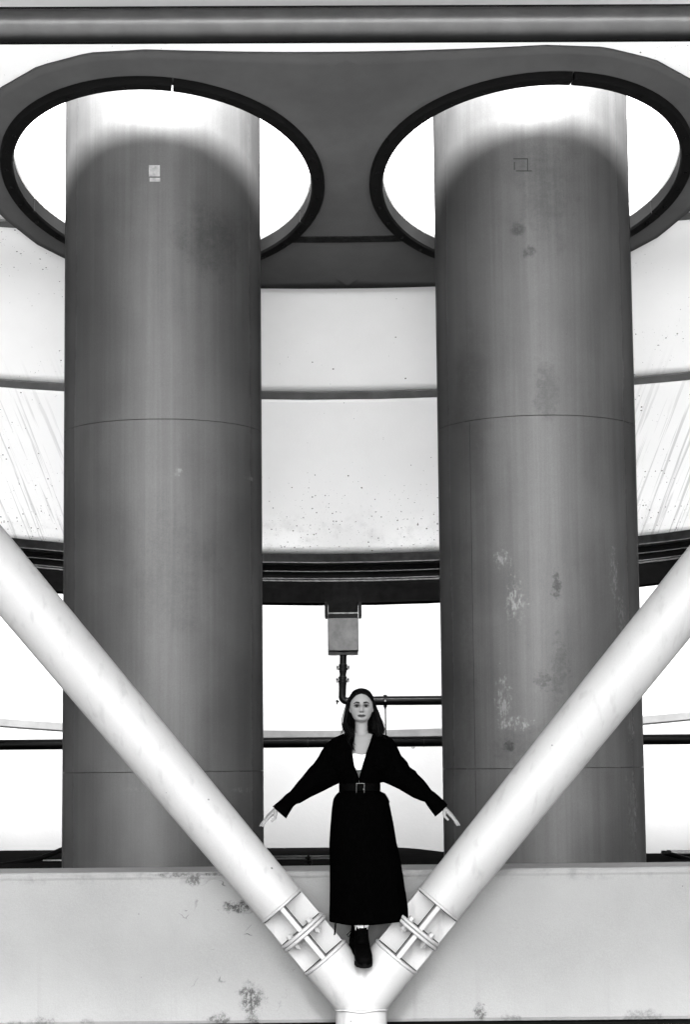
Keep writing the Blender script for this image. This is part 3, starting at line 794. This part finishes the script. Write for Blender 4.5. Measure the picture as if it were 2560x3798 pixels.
body = adopt(link('body', me, b.m, smooth=180), person)

# --- hair: cap with centre parting, side locks and loose ends
bm = bmesh.new()
def cap_pt(th, ph, g):
    x, y, z = math.sin(th)*math.sin(ph), -math.sin(th)*math.cos(ph), math.cos(th)
    return H0+Vector((math.sin(ph)*(headw(z*HZ)+g*min(1, math.sin(th)*2)), y*(HYD+g), z*(HZ+g)))
rows = []
for i in range(97):
    ph = -PI+2*PI*i/96; row = []
    a = abs(ph)                                # 0 = face
    # hairline angle from the crown: forehead, temples, down behind the ears
    lim = float(np.interp(a, [0, .1, .35, .64, .94, 1.3, 1.5, 1.7, 2.2, 3.2], [.69, .75, .80, .90, 1.13, 1.36, 1.75, 2.1, 2.4, 2.5]))
    for j in range(20):
        t = j/19; th = lim*t
        g = (.0105+.003*math.sin(ph*31+2*math.sin(ph*7)))*min(1, (1-t)*5+.3)-.003*gs(ph, 0, .07)
        row.append(cap_pt(th, ph, g))
    rows.append(row)
grid(bm, rows)
def lock(pts, r0, n_=7, wav=.009, ph0=0., tail=.25):
    P_ = []
    for k in range(len(pts)-1):
        for t in np.linspace(0, 1, 6)[:-1]: P_.append(Vector(pts[k]).lerp(Vector(pts[k+1]), t))
    P_.append(Vector(pts[-1]))
    for _ in range(3): P_ = [P_[0]]+[(P_[i-1]+P_[i]*2+P_[i+1])/4 for i in range(1, len(P_)-1)]+[P_[-1]]
    m = len(P_); out = []; rad = []
    for i, q in enumerate(P_):
        t = i/(m-1); amp = wav*sst(.25, .8, t)
        out.append(q+Vector((amp*math.sin(12*t+ph0), amp*math.cos(8*t+ph0), 0)))
        rad.append(r0*(.75+.35*math.sin(PI*min(1, t*1.2)))*(1 if t < .8 else 1-(1-tail)*(t-.8)/.2))
    tube(bm, out, rad, n_)
# (head side, guides in photograph bearings with depth)
LG = [([(1300, 2585, .0), (1290, 2630, .02), (1285, 2670, .01), (1291, 2710, -.03), (1303, 2745, -.07), (1315, 2776, -.085)], 9, 14),
      ([(1302, 2590, .02), (1290, 2640, .035), (1281, 2690, .03), (1284, 2725, .0), (1290, 2765, -.05)], 9, 14),
      ([(1305, 2590, .05), (1296, 2650, .06), (1290, 2700, .06), (1296, 2740, .05)], 12, 12),
      ([(1380, 2585, .0), (1392, 2630, .02), (1400, 2670, .015), (1402, 2710, .0), (1412, 2750, -.02), (1428, 2772, -.03)], 9, 14),
      ([(1380, 2590, .03), (1396, 2640, .04), (1408, 2685, .035), (1414, 2725, .02), (1424, 2760, .0)], 9, 14),
      ([(1378, 2590, .055), (1390, 2650, .065), (1394, 2700, .065), (1398, 2745, .05)], 12, 12),
      ([(1385, 2600, .05), (1388, 2660, .055), (1380, 2700, .06), (1384, 2740, .05)], 9, 8),
      ([(1318, 2600, .085), (1314, 2660, .085), (1312, 2710, .085), (1310, 2745, .075)], 12, 9),
      ([(1362, 2600, .085), (1368, 2660, .085), (1370, 2710, .085), (1372, 2745, .075)], 12, 9)]
for gi, (pts, sp, cnt) in enumerate(LG):
    ph_g = random.uniform(0, 6)
    for c_ in range(cnt*4):
        thick = c_ % 4 == 0
        ox, oy = random.gauss(0, sp*(.45 if thick else .62)), random.gauss(0, .012)
        jit = random.gauss(0, 1)
        pp = [W(x+ox*(.35+.65*min(1, i/2))+jit*1.5*i/3, y+random.gauss(0, 12)*(i == len(pts)-1), d+oy) for i, (x, y, d) in enumerate(pts)]
        lock(pp, random.uniform(.005, .008) if thick else random.uniform(.0014, .003), 6 if thick else 5, random.uniform(.011, .019), ph_g+random.gauss(0, .5), .15)
for s, x0, y0 in ((-1, 1292, 2620), (1, 1398, 2630)):       # flyaways
    for c_ in range(16):
        e_ = random.uniform(10, 30)
        lock([W(x0, y0+random.uniform(-15, 40), .03), W(x0+s*e_*.5, y0+60+random.uniform(-15, 15), .02), W(x0+s*e_, y0+105+random.uniform(-25, 25), .0)], .0009, 4, .004, random.uniform(0, 6))
adopt(obj('hair', bm, M_hair, smooth=180), person)

# --- coat: bodice open in a deep V, batwing sleeves with turned cuffs
bm = bmesh.new()
def interp(tab, y):
    ks = [k[0] for k in tab]
    return [float(np.interp(y, ks, [k[i] for k in tab])) for i in range(1, len(tab[0]))]
# py: left edge x, right edge x, depth front, depth back
T = [(2722, 1288, 1398, -.00, .10), (2732, 1262, 1420, -.055, .12), (2745, 1232, 1448, -.085, .135), (2770, 1212, 1466, -.105, .14), (2810, 1206, 1474, -.12, .14), (2850, 1218, 1462, -.12, .135),
     (2880, 1240, 1432, -.105, .13), (2900, 1258, 1412, -.095, .125), (2915, 1262, 1407, -.092, .125), (2945, 1260, 1410, -.095, .13)]
VL = [(2722, 1314, 1386), (2740, 1309, 1380), (2790, 1304, 1362), (2840, 1311, 1347), (2892, 1331, 1333), (2945, 1331.5, 1332.5)]
rows = []
for py in np.concatenate([np.linspace(2722, 2760, 10), np.linspace(2766, 2945, 30)]):
    xl, xr, yf, yb = interp(T, py); vl, vr = interp(VL, py)
    cxp, hw = (xl+xr)/2, (xr-xl)/2; yc, hd = (yf+yb)/2, (yb-yf)/2
    a0 = math.asin(max(-1, min(1, (vr-cxp)/hw))); a1 = 2*PI+math.asin(max(-1, min(1, (vl-cxp)/hw)))
    row = []
    for k in range(65):
        a = a0+(a1-a0)*k/64
        sx, cy_ = math.sin(a), math.cos(a)
        fold = .003*math.sin(7*a+py*.05)
        row.append(W(cxp+hw*sx, py, yc-(hd+fold)*cy_))
    rows.append(row)
grid(bm, rows)
# lapel rolls along the V
for side in (1, 2):
    pts = []
    for py in np.linspace(2722, 2892, 16):
        xl, xr, yf, yb = interp(T, py); v_ = interp(VL, py)[side-1]
        cxp, hw = (xl+xr)/2, (xr-xl)/2; s_ = (v_-cxp)/hw
        pts.append(W(v_+(-3 if side == 1 else 3), py, (yf+yb)/2-(yb-yf)/2*math.sqrt(max(0, 1-s_*s_))-.004))
    tube(bm, pts, .008, 8)
def sleeve(up, lo, seed):
    """outline of upper and lower edges in photograph bearings"""
    r2 = random.Random(seed); rows = []
    m = 60
    def along(tab, t):
        L = [0]
        for a, b in zip(tab, tab[1:]): L.append(L[-1]+math.hypot(b[0]-a[0], b[1]-a[1]))
        s_ = t*L[-1]; return np.interp(s_, L, [p[0] for p in tab]), np.interp(s_, L, [p[1] for p in tab])
    for i in range(m+1):
        t = i/m; u = along(up, t); l = along(lo, t)
        a, b_ = W(u[0], u[1], .03), W(l[0], l[1], .03); c = (a+b_)/2; h = (a-b_)/2
        dep = .105*(1-t)+.048*t
        row = []
        for k in range(32):
            q = 2*PI*k/32
            w_ = 1+.035*math.sin(t*23+seed)*max(0, math.cos(q))*sst(.2, .4, t)
            row.append(c+h*(math.cos(q)*w_)+Vector((0, dep*math.sin(q)*(1+.06*math.sin(q*3+t*14)), 0)))
        rows.append(row)
    grid(bm, rows, True)
sleeve([(1275, 2722), (1240, 2736), (1212, 2758), (1192, 2788), (1183, 2803), (1162, 2836), (1150, 2849), (1133, 2868), (1108, 2896), (1088, 2924), (1078, 2937), (1060, 2948), (1012, 2993)],
       [(1300, 2900), (1264, 2902), (1250, 2908), (1225, 2920), (1190, 2938), (1150, 2957), (1112, 2979), (1100, 2981), (1088, 2990), (1074, 3012), (1060, 3036)], 3)
sleeve([(1400, 2720), (1440, 2730), (1462, 2748), (1478, 2778), (1490, 2806), (1512, 2830), (1520, 2846), (1542, 2858), (1550, 2872), (1580, 2904), (1602, 2932), (1615, 2940), (1662, 2987)],
       [(1370, 2900), (1405, 2903), (1424, 2901), (1450, 2912), (1480, 2926), (1530, 2956), (1560, 2969), (1578, 2974), (1590, 2992), (1604, 3012), (1617, 3029)], 5)
o = adopt(obj('coat', bm, M_coat, smooth=180), person); solid(o, .004, 0)

# --- long skirt of the coat
bm = bmesh.new()
T2 = [(2934, 1263, 1408, -.10, .13), (2941, 1256, 1418, -.11, .14), (2950, 1246, 1431, -.12, .15), (2965, 1238, 1440, -.125, .155), (3000, 1232, 1448, -.135, .16), (3060, 1227, 1460, -.14, .17),
      (3130, 1222, 1471, -.145, .18), (3200, 1224, 1486, -.15, .19), (3300, 1224, 1501, -.15, .20), (3370, 1223, 1512, -.14, .21), (3421, 1222, 1515, -.13, .21)]
rows = []
for py in np.concatenate([np.linspace(2934, 2970, 9), np.linspace(2985, 3421, 40)]):
    xl, xr, yf, yb = interp(T2, py); cxp, hw = (xl+xr)/2, (xr-xl)/2; yc, hd = (yf+yb)/2, (yb-yf)/2
    f_ = sst(2980, 3400, py); row = []
    for k in range(96):
        a = 2*PI*k/96
        fo = 1+f_*(.035*math.sin(9*a+.4)+.03*math.sin(5*a+1.3+py*.002))
        row.append(W(cxp+hw*math.sin(a)*(1+(fo-1)*.25), py+f_*6*math.cos(a*2+.6), yc-hd*fo*math.cos(a)))
    rows.append(row)
grid(bm, rows, True)
o = adopt(obj('skirt', bm, M_coat, smooth=180), person); solid(o, .004, 0)
bm = bmesh.new(); tube(bm, [W(1247, 3405, -.05), W(1244, 3440, -.06), W(1241, 3466, -.06)], [.005, .005, .0045], 8)
adopt(obj('hanging_tie', bm, M_coat, smooth=60), person)

# --- belt and square buckle, side tie loop
bm = bmesh.new(); rows = []
for py in (2905, 2907, 2945, 2947):
    xl, xr, yf, yb = interp(T, min(py, 2945)); g_ = 2.2 if 2906 < py < 2946 else .5
    cxp, hw = (xl+xr)/2, (xr-xl)/2+g_; yc, hd = (yf+yb)/2, (yb-yf)/2+g_*K
    rows.append([W(cxp+hw*math.sin(2*PI*k/72), py, yc-hd*math.cos(2*PI*k/72)) for k in range(72)])
grid(bm, rows, True)
belt = adopt(obj('belt', bm, M_boot, smooth=60), person)
by_ = -.108
def bar(bm, a, b, r=.0024): tube(bm, [W(*a, by_), W(*b, by_)], r, 8)
bm = bmesh.new()
for a, b in (((1322, 2905.5), (1351, 2905.5)), ((1322, 2949.5), (1351, 2949.5)), ((1322, 2905), (1322, 2950)), ((1351, 2905), (1351, 2950))): bar(bm, a, b, .0017 if a[1] == b[1] else .0009)
bar(bm, (1347, 2927), (1352, 2927), .0018)
sub(obj('buckle', bm, M_buckle, smooth=60), belt)
bm = bmesh.new(); tube(bm, [W(1412, 2938, -.02), W(1428, 2946, -.03), W(1438, 2962, -.03), W(1444, 2975, -.03), W(1441, 2982, -.03), W(1437, 2972, -.03), W(1430, 2958, -.03), W(1420, 2948, -.02)], .0045, 8)
adopt(obj('tie_loop', bm, M_coat, smooth=60), person)

# --- white bandeau
bm = bmesh.new(); rows = []
for py in np.linspace(2796, 2857, 10):
    row = []
    for k in range(49):
        a = -1.25+2.5*k/48; x = 1337+78*math.sin(a)
        bust = sum(gs(x, 1337+s*42, 36) for s in (-1, 1))*gs(py, 2826, 45)
        dip = 5*gs(x, 1343, 16)*(1 if py < 2800 else 0)
        row.append(W(x, py+dip, .03-.108*math.cos(a)*.98-.034*bust))
    rows.append(row)
grid(bm, rows); adopt(solid(obj('bandeau_top', bm, M_white, smooth=180), .003, 0), person)

# --- boots and socks
def boot(ax, ay, dy, yaw):
    """ankle boot, toe to the photographer and slightly down"""
    o0 = W(ax, ay, dy); Rz = Matrix.Rotation(yaw, 3, 'Z') @ Matrix.Rotation(math.radians(13), 3, 'X')
    def L(x, y, z): return o0+Rz @ Vector((x, y, z))
    bm = bmesh.new(); rows = []
    # sections from the shaft top round to the toe: centre (y,z), half width, half length, tilt
    secs = [(.01, .205, .043, .050, 0), (.01, .17, .042, .048, 0), (.005, .135, .043, .05, .1), (-.012, .105, .047, .062, .45), (-.04, .08, .05, .062, .8),
            (-.08, .062, .053, .052, 1.15), (-.12, .05, .055, .044, 1.4), (-.155, .042, .053, .038, 1.5), (-.18, .036, .044, .03, 1.55), (-.195, .032, .026, .019, 1.57)]
    for cy_, cz_, hw, hl, tl in secs:
        rows.append([L(hw*math.sin(2*PI*k/28), cy_+hl*math.cos(2*PI*k/28)*math.cos(tl), cz_+hl*math.cos(2*PI*k/28)*math.sin(tl)*1.0) for k in range(28)])
    V_ = grid(bm, rows, True); bm.faces.new(V_[-1])
    # heel block fills the back
    tube(bm, [L(0, .03, .11), L(0, .032, .06), L(0, .035, .012)], [.040, .041, .038], 20)
    tube(bm, [L(0, .02, .05), L(0, -.06, .035)], [(.042, .034), (.048, .034)], 20)
    bt = adopt(obj('boot', bm, M_boot, smooth=180), person)
    bm = bmesh.new()
    out = [(-.199, 0), (-.19, .028), (-.165, .048), (-.12, .057), (-.06, .05), (0, .043), (.04, .042), (.065, .03), (.074, 0)]
    loop = out+[(y, -x) for y, x in out[-2:0:-1]]
    grid(bm, [[L(x, y, z) for y, x in loop] for z in (.0, .012, .028)], True)
    bm.faces.new([bm.verts.new(L(x, y, .0)) for y, x in loop])
    sub(obj('sole', bm, M_gap, smooth=40), bt)
    bm = bmesh.new()
    for i in range(5):
        z_ = .10+.022*i; y_ = -.055-.004*(4-i)-.012*(i < 2)
        tube(bm, [L(-.03, y_+.012, z_), L(0, y_-.004, z_+.004), L(.03, y_+.012, z_+.002)], .0032, 6)
    tube(bm, [L(-.01, -.06, .165), L(-.038, -.065, .155), L(-.062, -.05, .128), L(-.054, -.05, .112), L(-.036, -.06, .14), L(-.012, -.06, .16)], .0028, 6)
    tube(bm, [L(-.01, -.06, .163), L(-.035, -.062, .145), L(-.044, -.055, .11), L(-.05, -.052, .085)], .0026, 6)
    sub(obj('laces', bm, M_lace, smooth=60), bt)
    bm = bmesh.new(); rows = []
    for z_, g_ in ((.185, .0), (.205, .0015), (.226, .002), (.236, .0)):
        rows.append([L((.0405+g_+.0012*math.sin(q*9))*math.sin(q), .01+(.046+g_)*math.cos(q), z_+.004*math.sin(q+.6)) for q in np.linspace(0, 2*PI, 41)[:-1]])
    grid(bm, rows, True); sk = adopt(solid(obj('sock', bm, M_white, smooth=180), .003, 0), person)
    bm = bmesh.new(); tube(bm, [L(.008, -.0395, .19), L(.008, -.0405, .226), L(.007, -.038, .238)], .0022, 6); sub(obj('stripe', bm, M_lace), sk)
    return bt
boot(1341, 3555, .005, .10)
boot(1331, 3541, .17, -.12)
